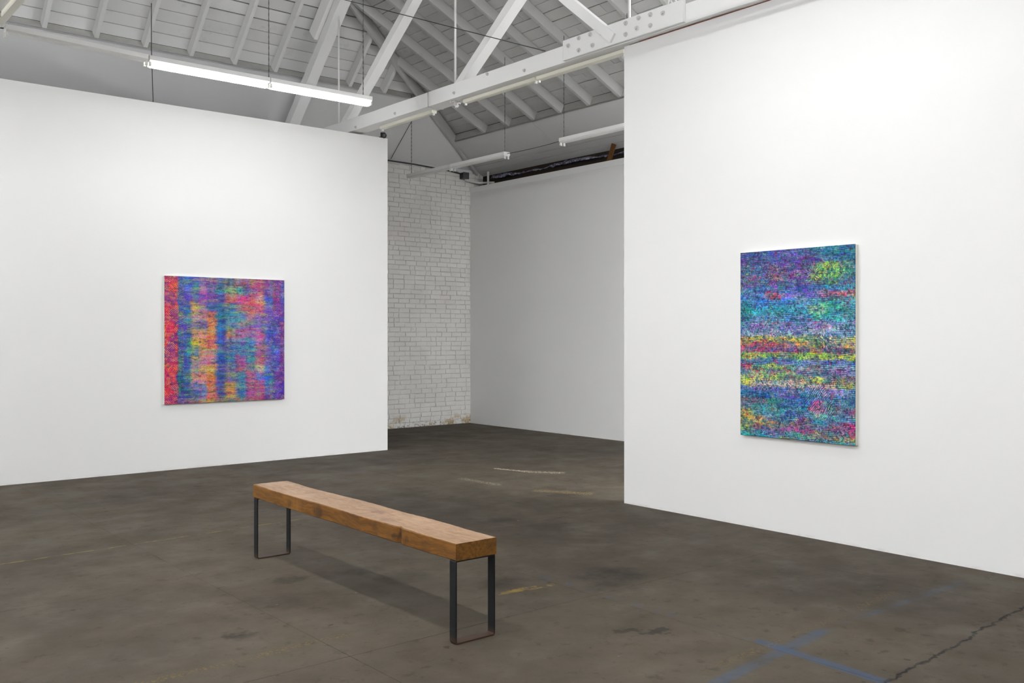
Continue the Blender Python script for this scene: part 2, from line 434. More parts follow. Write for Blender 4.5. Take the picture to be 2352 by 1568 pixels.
# ------------------------------------------------------------------ roof
SL, SE = .95, .475
def zL(y, v=0.0): return 4.25 + SL * (12.69 - y) + v
def zE(x, v=0.0): return 4.20 + SE * (9.90 - x) + v
nL = Vector((0, SL, 1)).normalized(); uL = Vector((0, -1, SL)).normalized()
nE = Vector((SE, 0, 1)).normalized(); uE = Vector((-1, 0, SE)).normalized()
YE, XE = 11.86, 9.04
OL = Vector((0, YE, zL(YE))); OE = Vector((XE, 0, zE(XE)))
RD = .135                                   # rafter depth
def hipX(y, dv=0.0): return 9.795 - 2 * (12.69 - y) - dv
def hipY(x, dv=0.0): return 12.69 - (9.795 - x - dv) / 2
DV = RD / nL.z - RD / nE.z                  # vertical difference of the two board planes
yT = 12.69 - (ZC - 4.25) / SL; xT = 9.90 - (ZC - 4.20) / SE
ce = MB()
ce.box(X0, xT + .3, Y0, yT + .2, ZC, ZC + .1)
ceil = ce.build('ceiling', M['plank'])
struct(ceil, 'grey white timber roof of boards and rafters sloping up over the room', 'ceiling')
# dark deck over the boards
dk = MB(); off = RD + .035
a = OL + nL * off
dk.prism([Vector((X0, 0, 0)) + a - uL * 1.6, Vector((hipX(YE + 1.1) + .2, 0, 0)) + a - uL * 1.5, Vector((xT + .5, 0, 0)) + a + uL * 2.6, Vector((X0, 0, 0)) + a + uL * 2.6], nL * .03)
b = OE + nE * off
dk.prism([Vector((0, Y0, 0)) + b - uE * 1.3, Vector((0, 12.9, 0)) + b - uE * 1.3, Vector((0, yT + .3, 0)) + b + uE * 4.75, Vector((0, Y0, 0)) + b + uE * 4.75], nE * .03)
dk.build('roof_deck', M['deck'], ceil)
# boards of the left slope, run along X
s, row = 0.004, 0
smax = (yT - YE) / uL.y
while s < smax + .1:
    wdt = random.uniform(.146, .156); gap = random.choice((.005, .008, .010, .012, .014, .016))
    y0, y1 = YE + uL.y * s, YE + uL.y * (s + wdt)
    cuts = [X0, random.choice((-4.1, -4.66)), random.choice((-1.2, -.65, -.05)), random.choice((1.1, 1.68, 2.26))] + ([random.choice((4.0, 5.15, 5.73))] if row % 3 == 1 else []) + [None]
    for i in range(len(cuts) - 1):
        xa = cuts[i] + (.002 if i else 0)
        xb0, xb1 = (cuts[i + 1],) * 2 if cuts[i + 1] is not None else (hipX(y0) + .12, hipX(y1) + .12)
        q = [OL + nL * (RD + random.uniform(0, .003)) + uL * ss + Vector((xx, 0, 0)) for ss, xx in ((s, xa), (s, xb0), (s + wdt, xb1), (s + wdt, xa))]
        MB().prism(q, nL * .022).build('plank', M['plank'], ceil)
    s += wdt + gap; row += 1
# boards of the end slope, run along Y
s, row = 0.004, 0
smaxE = (xT - XE) / uE.x
while s < smaxE + .05:
    wdt = random.uniform(.142, .158); gap = random.choice((.003, .005, .008, .011, .014))
    x0, x1 = XE + uE.x * s, XE + uE.x * (s + wdt)
    c1 = 8.95 - .578 * random.randrange(0, 3); c2 = 4.9 - .578 * random.randrange(0, 3)
    cuts = [None, c1, c2, 0.3, Y0]
    for i in range(4):
        ya0, ya1 = (hipY(x0) + .06, hipY(x1) + .06) if i == 0 else (cuts[i] - .003,) * 2
        yb = cuts[i + 1]
        q = [OE + nE * (RD + random.uniform(0, .006)) + uE * ss + Vector((0, yy, 0)) for ss, yy in ((s, ya0), (s + wdt, ya1), (s + wdt, yb), (s, yb))]
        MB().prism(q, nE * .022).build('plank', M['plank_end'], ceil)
    s += wdt + gap; row += 1
# rafters
for k in range(-24, 11):
    xk = 2.85 + .5765 * k
    if xk < X0 + .1: continue
    if abs(xk - 6.17) < .2: continue
    ytop = max(yT, 12.69 - (9.795 - xk) / 2) if xk > xT else yT
    if ytop > YE - .1: continue
    sm = (ytop - YE) / uL.y
    hi = [OL + uL * 0 + nL * RD, OL + uL * sm + nL * RD, OL + uL * sm, OL + uL * .0]
    q = [p + Vector((xk - .025, 0, 0)) for p in hi]
    MB().prism(q, (.05, 0, 0)).build('rafter', M['rafter'], ceil, bevel=.004)
for k in range(0, 34):
    yk = 11.5 - .575 * k
    if yk < Y0: break
    xtop = max(xT, 9.795 - 2 * (12.69 - yk)) if yk > yT else xT
    sm = (xtop - XE) / uE.x
    if sm < .1: continue
    hi = [OE + nE * RD, OE + uE * sm + nE * RD, OE + uE * sm, OE]
    q = [p + Vector((0, yk - .028, 0)) for p in hi]
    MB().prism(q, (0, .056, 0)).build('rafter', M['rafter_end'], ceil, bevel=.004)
# hip rafter
h0 = Vector((9.82, 12.69, zL(12.69) - .045)); dh = Vector((-2, -1, SL)).normalized()
h1 = h0 + dh * 5.4
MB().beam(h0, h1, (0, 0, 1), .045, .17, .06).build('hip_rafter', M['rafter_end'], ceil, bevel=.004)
# smooth panels between the rafter feet and the walls, with the boards that close the rafter bays
MB().prism([(X0, YE, zL(YE)), (hipX(YE), YE, zL(YE)), (hipX(12.70), 12.70, zL(12.70)), (X0, 12.70, zL(12.70))], nL * .012).build('ceiling_panel', M['panel'], ceil)
yseam = 10.42
for (ya, yb) in ((None, yseam + .004), (yseam - .004, 6.8), (6.792, 3.2), (3.192, Y0)):
    q = [(XE, hipY(XE) if ya is None else ya, zE(XE)), (9.56, hipY(9.56) if ya is None else ya, zE(9.56)), (9.56, yb, zE(9.56)), (XE, yb, zE(XE))]
    MB().prism(q, nE * .012).build('ceiling_panel', M['panel'], ceil)
for i in range(3):
    xa, xb = 9.565 + .13 * i, 9.565 + .13 * (i + 1) - .008
    MB().prism([(xa, min(hipY(xa), YW), zE(xa) + .006), (xb, min(hipY(xb), YW), zE(xb) + .006), (xb, Y0, zE(xb) + .006), (xa, Y0, zE(xa) + .006)], nE * .02).build('plank', M['panel'], ceil)
q = [OL + Vector((X0, 0, 0)), OL + Vector((hipX(YE), 0, 0)), OL + Vector((hipX(YE) + .1, 0, 0)) + nL * RD, OL + Vector((X0, 0, 0)) + nL * RD]
MB().prism(q, -uL * .03).build('fascia_board', M['fascia'], ceil)
q = [OE + Vector((0, hipY(XE), 0)), OE + Vector((0, Y0, 0)), OE + Vector((0, Y0, 0)) + nE * RD, OE + Vector((0, hipY(XE) + .05, 0)) + nE * RD]
MB().prism(q, -uE * .03).build('fascia_board', M['fascia'], ceil)

# ------------------------------------------------------------------ trusses
def rough_bar(m, p0, p1, up, wid, dep, seg, jit, seed):
    """hand-hewn bar: rings with small jitter"""
    r = random.Random(seed); p0, p1 = Vector(p0), Vector(p1); d = (p1 - p0).normalized(); up = Vector(up); up = (up - d * up.dot(d)).normalized(); sd = d.cross(up)
    vs = []
    for i in range(seg + 1):
        c = p0.lerp(p1, i / seg)
        for a, b in ((-1, -1), (1, -1), (1, 1), (-1, 1)):
            vs.append(c + sd * (wid / 2 * a + r.uniform(-jit, jit)) + up * (dep / 2 * b + r.uniform(-jit, jit)))
    fs = [(0, 3, 2, 1), tuple(4 * seg + k for k in range(4))]
    for i in range(seg):
        for k in range(4):
            k2 = (k + 1) % 4; fs.append((4 * i + k, 4 * i + k2, 4 * i + 4 + k2, 4 * i + 4 + k))
    return m.add(vs, fs)
def bolt(parent, x, y, z, r=.017):
    m = MB(); m.tube([(x + .002, y, z), (x - .006, y, z)], r * 1.35, 10); m.tube([(x - .006, y, z), (x - .020, y, z)], r * .8, 6)
    return m.build('bolt', M['bolt'], parent)
def make_truss():
    t = empty('roof_truss', (6.175, 5.77, 4.137))
    inv = Vector((6.175, 5.77, 4.137))
    def P(x, y, z): return Vector((x, y, z)) - inv
    zb, zt, xc = 4.057, 4.218, 6.175
    bc = rough_bar(MB(), P(xc, YW - .02, (zb + zt) / 2), P(xc, Y0 + .02, (zb + zt) / 2), (0, 0, 1), .19, zt - zb, 60, .0025, 3).build('bottom_chord', M['truss'], t)
    for (y, z) in ((10.33, 4.09), (9.43, 4.10), (8.26, 4.113), (7.68, 4.195), (7.09, 4.106)):
        p = P(6.08, y, z); bolt(bc, p.x, p.y, p.z, .013)
    # inclined end posts, straps
    for sgn in (1, -1):
        def Y(y): return 5.77 + sgn * (y - 5.77)
        p0, p1 = P(xc, Y(12.64), 4.10), P(xc, Y(10.72), 4.10 + 1.92 * .955)
        ep = rough_bar(MB(), p0, p1, (0, sgn, 1), .155, .135, 16, .004, 5).build('end_post', M['truss'], t)
        bo = MB().beam(P(6.06, Y(11.36), 5.44), P(6.06, Y(10.72), 5.44 + .64 * .955), (0, sgn, 1), .06, .20, .07).build('bolster', M['truss'], t, bevel=.006)
    tc = MB().box(*[c for pair in ((P(6.085, 0, 0).x, P(6.265, 0, 0).x), (P(0, .55, 0).y, P(0, 10.99, 0).y), (P(0, 0, 5.84).z, P(0, 0, 6.02).z)) for c in pair]).build('top_chord', M['truss'], t, bevel=.008)
    for y in (10.93, 8.37, 5.77, 3.17, .61):
        p = P(xc, y, 4.05)
        tr = MB().tube([(p.x, p.y, p.z - .03), (p.x, p.y, p.z + 1.83)], .0125, 8).build('tie_rod', M['rod'], t, smooth=True)
        m = MB(); m.box(p.x - .035, p.x + .035, p.y - .035, p.y + .035, p.z - .004, p.z + .006); m.tube([(p.x, p.y, p.z - .004), (p.x, p.y, p.z - .03)], .02, 6)
        m.build('plate_nut', M['bolt'], tr)
    def brace(a, b, seed):
        rough_bar(MB(), P(xc - .015, *a), P(xc - .015, *b), (0, 0, 1), .125, .088, 8, .003, seed).build('diagonal_brace', M['truss'], t)
    for sgn in (1, -1):
        def Y(y): return 5.77 + sgn * (y - 5.77)
        brace((Y(10.78), 4.15), (Y(8.50), 5.85), 11)
        brace((Y(8.29), 4.17), (Y(5.90), 5.85), 12)
    MB_b = MB(); rough_bar(MB_b, P(6.058, 5.835, 4.115), P(6.075, 7.95, 5.86), (0, 0, 1), .070, .090, 8, .003, 13).build('diagonal_brace', M['truss'], t)
    # splice plate with two rows of bolts
    a, b = P(6.045, 5.05, 4.062), P(6.081, 6.50, 4.252)
    sp = MB().box(a.x, b.x, a.y, b.y, a.z, b.z).build('splice_plate', M['truss'], t, bevel=.006)
    for (y, z) in ((6.42, 4.186), (6.28, 4.225), (6.13, 4.222), (5.99, 4.20), (6.28, 4.112), (6.10, 4.115), (5.69, 4.212), (5.54, 4.219), (5.405, 4.213), (5.265, 4.188), (5.69, 4.114), (5.56, 4.135), (5.405, 4.12)):
        p = P(6.045, y, z); bolt(sp, p.x, p.y, p.z, .016)
    return t
truss = make_truss()
tag(truss, 'white timber roof truss whose long bolted beam rests across both partition walls', 'truss', 'roof trusses')
truss2 = copy_tree(truss); truss2.location.x = 1.675
tag(truss2, 'second white timber roof truss, showing only in the top left corner', 'truss', 'roof trusses')

# ------------------------------------------------------------------ strip lights
def chain_mesh(h):
    m = MB(); n = max(4, int(h / .028)); pts = []; rs = []
    for i in range(n + 1):
        pts.append((0, 0, h * i / n)); rs.append(.0055 if i % 2 else .0030)
    return m.tube(pts, rs, 5)
FL = 1.178
def fixture(center, along, length=FL, lit=False, tubes=False, chains=(), body='housing', tilt=0.0, slim=False):
    """center: middle of the housing; along 'X' or 'Y'; chains: (offset along, height)"""
    t = empty('strip_light', center, 0 if along == 'X' else math.pi / 2); t.rotation_euler[1] = tilt
    L = length / 2; hw = .034 if slim else .052
    hz = .013 if slim else .032
    pr = [(-L + .004, -hw, -hz * .5), (-L + .004, -hw * .75, -hz), (-L + .004, hw * .75, -hz), (-L + .004, hw, -hz * .5), (-L + .004, hw, .024), (-L + .004, -hw, .024)]
    MB().prism(pr, (length - .008, 0, 0)).build('housing', M[body], t)
    for sx in (-1, 1):
        for sy in (-1, 1):
            m = MB(); x = sx * (L - .014); y = sy * .027
            if slim:
                if sy < 0: continue
                m.box(x - .009, x + .009, -.011, .011, -.034, -.012); m.build('lampholder', M['socket'], t); continue
            m.box(x - .009, x + .009, y - .011, y + .011, -.062, -.022); m.tube([(x - .010, y, -.058), (x + .010, y, -.058)], .014, 10)
            m.build('lampholder', M['socket'], t)
    if tubes or lit:
        for sy in (-1, 1):
            m = MB().tube([(-L + .024, sy * .027, -.058), (L - .024, sy * .027, -.058)], .013, 10)
            tb = m.build('tube', M[lit if lit else 'socket'], t, smooth=False); tb['label'] = 'glowing fluorescent tube' if lit else 'unlit fluorescent tube'
    for (ox, h) in chains:
        chain_mesh(h).build('chain', M['chain'], t, loc=(ox, 0, .022))
    return t
row_group = 'strip lights in the hanging row by the left wall'
ZT = 4.026
f = fixture((2.395, 8.8, 4.045), 'X', chains=((-.56, .02), ), tilt=.028)
f.name = 'strip_light'
tag(f, 'unlit white strip light without tubes, leftmost of the hanging row', 'light', row_group)
f = fixture((3.582, 8.8, ZT), 'X', 1.19, lit='left_row')
tag(f, 'lit strip light in the middle of the row hanging by the left wall', 'light', row_group)
f = fixture((4.767, 8.8, ZT), 'X', 1.178, lit='left_row', chains=((-.585, ZC - 4.05), (.5, ZC - 4.05)))
tag(f, 'lit strip light at the right end of the hanging row, nearest the truss', 'light', row_group)
back_group = 'unlit strip lights in the back space'
XB, ZB = 7.90, 3.868
def hB(y): return min(zE(XB), zL(y)) - ZB - .024
f = fixture((XB, 11.32, ZB), 'Y', 1.10, chains=((.49, hB(11.81)),)); tag(f, 'unlit hanging strip light whose far end meets the painted brick wall', 'light', back_group)
f = fixture((XB, 10.165, ZB), 'Y', 1.205, chains=((-.555, hB(9.61)),)); tag(f, 'unlit hanging strip light joined to the one by the brick wall, ending mid air', 'light', back_group)
f = fixture((XB, 7.945, ZB + .006), 'Y', 1.13, chains=((.525, hB(8.47)), (-.525, hB(7.42)))); tag(f, 'unlit hanging strip light partly hidden behind the right partition wall', 'light', back_group)
beam_group = 'unlit cream strip lights under the main truss beam'
f = fixture((6.228, 9.40, 4.032), 'Y', 1.12, body='cream', slim=True); tag(f, 'unlit cream strip light under the beam, nearest the left partition wall', 'light', beam_group)
f = fixture((6.228, 7.665, 4.032), 'Y', 1.19, body='cream', slim=True); tag(f, 'unlit cream strip light in the middle of the row under the beam', 'light', beam_group)
f = fixture((6.228, 6.455, 4.032), 'Y', 1.19, body='cream', slim=True); tag(f, 'unlit cream strip light under the beam, nearest the right partition wall', 'light', beam_group)
f = fixture((1.722, 8.0, 4.033), 'Y', 1.19, body='cream', slim=True); tag(f, 'unlit cream strip light under the beam in the top left corner', 'light')
out = 'lit strip lights outside the frame'
lab = 'unseen lit strip light hanging outside the frame'
hang = ((.5, ZC - 4.045), (-.5, ZC - 4.045))
for y in (5.6, 4.4, 3.2, 2.0, .8, -.4):
    tag(fixture((1.722, y, 4.033), 'Y', 1.19, lit='beam_row'), lab, 'light', out)
for y in (4.1, 2.9):
    tag(fixture((4.70, y, 4.02), 'Y', 1.19, lit='right_row', chains=hang), lab, 'light', out)
LL = 2.36
hang = ((1.0, ZC - 4.045), (-1.0, ZC - 4.045))
for x in (-.2, -2.8, -5.4, -8.0):  # unseen lamps added along the left wall to even out the light
    tag(fixture((x, 8.6, 4.03), 'X', LL, lit='left_fill', chains=hang), lab, 'light', out)
for x in (-1.6, -4.4, -7.2, -9.8):  # unseen rows added as soft fill for the walls
    for y in (6.2, 3.4, .6):
        tag(fixture((x, y, 4.03), 'Y', LL, lit='gallery_fill', chains=hang), lab, 'light', out)
for y in (3.6, .8, -2.0):  # unseen lamps added behind the right partition to brighten the back space
    tag(fixture((8.0, y, 3.998), 'Y', LL, lit='back_fill', chains=((1.0, zE(8.0) - 4.03), (-1.0, zE(8.0) - 4.03))), lab, 'light', out)

# ------------------------------------------------------------------ cables and small things up high
def sag(a, b, drop, n=14):
    a, b = Vector(a), Vector(b)
    return [a.lerp(b, i / n) - Vector((0, 0, drop * 4 * (i / n) * (1 - i / n))) for i in range(n + 1)]
def cable(pts, r, label, name='cable', mat='wire'):
    o = MB().tube(pts, r, 6).build(name, M[mat], smooth=True); return tag(o, label, 'cable')
cable(sag((6.055, 10.96, 5.90), (6.070, 6.77, 4.222), .0), .0045, 'thin dark wire slanting from the roof down to the truss beam', 'guy_wire')
cable([(7.3, 12.66, 4.27), (8.0, 12.655, 4.232), (8.5, 12.655, 4.228), (8.93, 12.655, 4.212), (9.24, 12.655, 4.196), (9.44, 12.655, 4.178)], .012, 'black cable running along the top of the painted brick wall')
cable(sag((7.9, 9.56, 3.87), (7.9, 8.51, 3.876), .012), .004, 'thin wire linking the two hanging strip lights in the back space')
cable(sag((1.80, 8.8, 4.06), (.2, 8.8, 4.07), .03), .006, 'dark wire leaving the left end of the unlit hanging strip light')
cable([(3.925, 11.425, 5.452), (3.93, 11.44, 4.9), (3.955, 11.46, 4.35), (3.965, 11.47, 3.9)], .005, 'dark cord hanging down behind the left partition wall')
cable([(8.123, 12.085, 4.812), (8.10, 12.37, 4.540), (8.081, 12.655, 4.266)], .004, 'faint thin cord slanting down the pale ceiling panel beside the brick wall')
# loop of thin cable around the beam
cl = MB().tube([(6.072, 8.74, 4.05), (6.072, 8.75, 4.225), (6.28, 8.75, 4.228), (6.28, 8.74, 4.05), (6.072, 8.74, 4.05)], .004, 6).build('cable_loop', M['bolt'], smooth=True)
tag(cl, 'thin pale cable looped around the truss beam', 'cable')
# bracket under the beam
br = MB(); br.box(6.13, 6.26, 8.38, 8.41, 4.042, 4.056); br.box(6.20, 6.225, 8.38, 8.41, 4.000, 4.044); br.box(6.185, 6.24, 8.383, 8.407, 4.015, 4.028)
tag(br.build('tee_bracket', M['housing'], bevel=.002), 'small white tee bracket under the beam between two cream strip lights', 'bracket')
# two white cables and clips on the beam top, top of frame
cr = empty('cable_clamp', (6.12, 5.23, 4.22))
MB().box(-.03, .03, -.07, .05, 0, .012).build('base_plate', M['wire'], cr)
MB().tube([(0, -.04, .008), (0, -.05, .05), (0, -.03, .09)], .008, 6).build('hook', M['housing'], cr, smooth=True)
MB().tube([(0, .02, .008), (0, .0, .06), (0, .02, .09)], .008, 6).build('hook', M['housing'], cr, smooth=True)
MB().tube([(0, .05, .008), (0, .0, .30), (0, -.05, .60)], .004, 6).build('wire', M['rod'], cr, smooth=True)
tag(cr, 'small clamp with white hooks on top of the truss beam near the right wall', 'clamp')

# wall camera on the end of the left wall
sc = empty('security_camera', (6.535, 10.42, 4.032), math.radians(-30))
MB().prism([(-.035, .045, .0), (-.035, -.030, .0), (-.035, -.030, .050), (-.035, -.012, .068), (-.035, .045, .068)], (.062, 0, 0)).build('body', M['black'], sc, bevel=.005)
hd = MB().tube([(.010, .02, .030), (.010, -.045, .022)], [.036, .033], 8).build('lens_housing', M['black'], sc)
MB().tube([(.010, -.044, .022), (.010, -.049, .0215)], .021, 16).build('lens_ring', M['ring'], hd)
MB().tube([(.010, -.047, .022), (.010, -.0515, .0215)], .010, 14).build('lens', M['glass'], hd)
MB().box(-.055, .02, -.03, .05, -.002, .006).build('mounting_foot', M['black'], sc, bevel=.002)
tag(sc, 'small black security camera on the top corner of the left wall', 'camera')

# corner clutter above the far wall
jb = empty('junction_box', (9.50, 12.62, 4.13))
MB().box(-.055, .055, -.045, .06, -.04, .06).build('box', M['black'], jb, bevel=.006)
MB().box(-.06, .06, -.053, -.045, -.045, .065).build('cover', M['ring'], jb, bevel=.003)
tag(jb, 'dark junction box on the cable at the top of the brick wall', 'junction box')
cd = MB().tube([(9.80, 12.36, 3.7), (9.80, 12.36, 4.21)], .019, 10).build('conduit_pipe', M['rod'], smooth=True)
tag(cd, 'short pale upright pipe in the gap above the far wall corner', 'pipe')
cd = MB().tube([(9.52, 12.64, 4.085), (9.66, 12.62, 4.06), (9.78, 12.58, 4.045), (9.85, 12.42, 4.04), (9.88, 12.30, 4.03)], .018, 10).build('conduit_pipe', M['rod'], smooth=True)
tag(cd, 'pale bent pipe running into the gap above the far wall', 'pipe')
tb = MB().box(9.87, 9.945, Y0 + .1, 12.2, 3.93, 4.030).build('timber_rail', M['dark_wood'])
tag(tb, 'long dark timber rail in the gap behind the far wall top', 'timber')
ps = MB(); n = 92; r = random.Random(5)
top = []; bot = []
for i in range(n):
    y = 12.35 - i * .055
    k = .5 + .5 * math.sin(i * .19 + 1.2)
    bot.append((9.84 + r.uniform(-.012, .012), y, 4.075 + .015 * k + r.uniform(-.012, .012)))
    top.append((9.88 + r.uniform(-.015, .015), y, 4.105 + .045 * k + r.uniform(-.015, .015)))
mid = [((a[0] + b[0]) / 2 - .02 + r.uniform(-.015, .015), a[1], (a[2] + b[2]) / 2 + r.uniform(-.01, .01)) for a, b in zip(bot, top)]
ps.add(bot + mid + top, [(i, i + 1, n + i + 1, n + i) for i in range(n - 1)] + [(n + i, n + i + 1, 2 * n + i + 1, 2 * n + i) for i in range(n - 1)])
pso = ps.build('plastic_sheet', M['plastic'], smooth=True)
so = pso.modifiers.new('solid', 'SOLIDIFY'); so.thickness = .004
tag(pso, 'crumpled bluish plastic sheet stuffed above the far wall', 'plastic sheet')
bw = MB().beam((9.80, 9.64, 3.80), (9.80, 9.455, 4.225), (1, 0, 0), .075, .03).build('wood_batten', M['brown_wood'], bevel=.003)
tag(bw, 'short brown wooden batten leaning in the gap above the far wall', 'wood')

# ------------------------------------------------------------------ paintings
def up(a, shape):
    """smooth resize of a small random grid"""
    h, w_ = a.shape[:2]; H, W = shape
    y = np.linspace(0, h - 1.001, H); x = np.linspace(0, w_ - 1.001, W)
    yi, xi = y.astype(int), x.astype(int); fy, fx = y - yi, x - xi
    fy, fx = fy * fy * (3 - 2 * fy), fx * fx * (3 - 2 * fx)
    if a.ndim == 3: fy, fx = fy[:, None, None], fx[None, :, None]
    else: fy, fx = fy[:, None], fx[None, :]
    A = a[yi][:, xi]; B = a[yi][:, xi + 1]; Cc = a[yi + 1][:, xi]; D = a[yi + 1][:, xi + 1]
    return (A * (1 - fx) + B * fx) * (1 - fy) + (Cc * (1 - fx) + D * fx) * fy
def noise(shape, ny, nx): return up(rng.random((ny + 1, nx + 1)), shape)
def fbm(shape, ny, nx, o=3):
    r = 0; tot = 0
    for k in range(o): r = r + noise(shape, ny * 2 ** k, nx * 2 ** k) * .6 ** k; tot += .6 ** k
    return r / tot
def sm(x, a, b):
    t = np.clip((x - a) / (b - a), 0, 1); return t * t * (3 - 2 * t)
def sample(G, us, vs, u, v):
    """colour grid with uneven knots, looked up at warped coordinates"""
    fu = np.interp(u, us, np.arange(len(us))); fv = np.interp(v, vs, np.arange(len(vs)))
    iu = np.clip(fu.astype(int), 0, len(us) - 2); iv = np.clip(fv.astype(int), 0, len(vs) - 2)
    a = sm(fu - iu, .18, .82)[..., None]; b = sm(fv - iv, .18, .82)[..., None]
    return (G[iv, iu] * (1 - a) + G[iv, iu + 1] * a) * (1 - b) + (G[iv + 1, iu] * (1 - a) + G[iv + 1, iu + 1] * a) * b
def to_lin(c):
    c = np.clip(c, 0, 1); return np.where(c <= .04045, c / 12.92, ((c + .055) / 1.055) ** 2.4)
def parse(txt): return np.array([[[int(x) for x in c.split(',')] for c in l.split()] for l in txt.strip().splitlines()], float) / 255
GL = parse('''
180,30,60 200,40,50 70,60,150 70,80,180 70,90,160 110,90,150 130,80,130 70,110,150 70,80,120 150,90,120 160,90,110 140,80,110 120,70,120 120,30,120 80,30,130
220,60,60 230,70,50 60,80,150 90,90,180 60,130,130 170,130,150 90,70,140 30,110,140 130,150,110 70,130,150 150,80,130 170,80,120 110,80,170 130,40,130 60,30,140
210,50,80 240,60,50 30,50,150 80,70,170 90,110,130 110,80,140 90,50,140 50,60,140 190,110,80 190,60,110 200,70,100 220,150,130 40,100,190 110,20,110 70,30,140
200,50,90 230,50,60 40,60,160 70,90,150 210,160,90 130,120,140 50,80,140 30,100,150 40,110,150 170,90,130 220,100,110 200,90,110 90,90,180 100,40,130 80,30,130
190,50,100 220,40,70 90,100,110 60,110,160 190,150,120 180,150,110 210,120,80 30,110,140 40,120,150 90,130,150 190,110,110 130,100,150 100,90,160 90,50,150 60,40,130
200,60,90 200,30,90 60,60,160 60,90,160 110,90,150 90,80,150 230,110,50 30,100,150 80,130,140 140,120,150 120,110,160 110,90,170 90,70,170 60,50,150 110,20,110
220,80,70 190,30,90 50,80,150 50,80,150 200,140,90 200,150,110 240,130,60 40,80,150 150,150,70 170,90,140 150,80,150 180,90,140 40,70,170 80,60,160 90,20,110
200,60,80 210,30,70 30,90,150 60,120,140 220,190,50 210,160,80 230,110,70 50,60,150 110,120,140 100,110,160 60,120,170 170,90,140 70,70,170 60,50,150 100,70,130
170,50,110 200,40,90 40,80,150 60,130,160 110,140,150 180,150,90 220,140,90 70,110,130 60,120,150 50,110,160 50,120,160 150,80,140 110,80,160 60,80,180 90,40,130
150,60,140 150,70,130 40,120,110 60,90,150 170,150,110 180,130,140 190,120,140 40,70,160 60,120,140 160,70,130 60,130,160 180,90,120 110,80,160 70,70,160 80,20,110
190,60,90 200,50,80 60,110,120 60,90,160 170,140,130 220,150,90 240,150,70 60,90,140 110,110,130 170,80,130 110,110,150 220,170,130 90,100,180 60,80,180 90,30,130
150,50,130 170,50,100 20,80,110 60,100,150 190,140,110 210,140,110 230,130,60 40,80,140 130,120,110 80,130,150 200,80,110 110,120,180 40,90,190 100,60,140 80,30,130
220,110,50 190,60,70 30,90,120 60,110,150 110,110,170 130,110,160 220,110,70 60,80,150 200,130,60 60,110,150 180,80,120 170,80,120 70,110,170 70,60,160 70,30,140
210,80,60 200,50,80 80,80,150 70,90,150 60,110,140 110,110,170 230,110,70 40,70,140 230,140,50 60,90,150 180,60,120 160,80,120 110,100,160 70,50,160 60,30,140
190,60,80 200,40,90 110,70,130 110,90,130 140,110,100 180,130,90 200,130,70 110,110,100 80,100,110 150,100,90 150,60,110 160,80,110 110,60,140 90,40,140 70,30,130
''')
UL = [0.02, .07, .12, .18, .24, .30, .37, .45, .53, .62, .70, .78, .86, .93, .98]
VL = [.02, .10, .17, .24, .31, .38, .45, .52, .59, .66, .73, .80, .87, .94, 1.0]
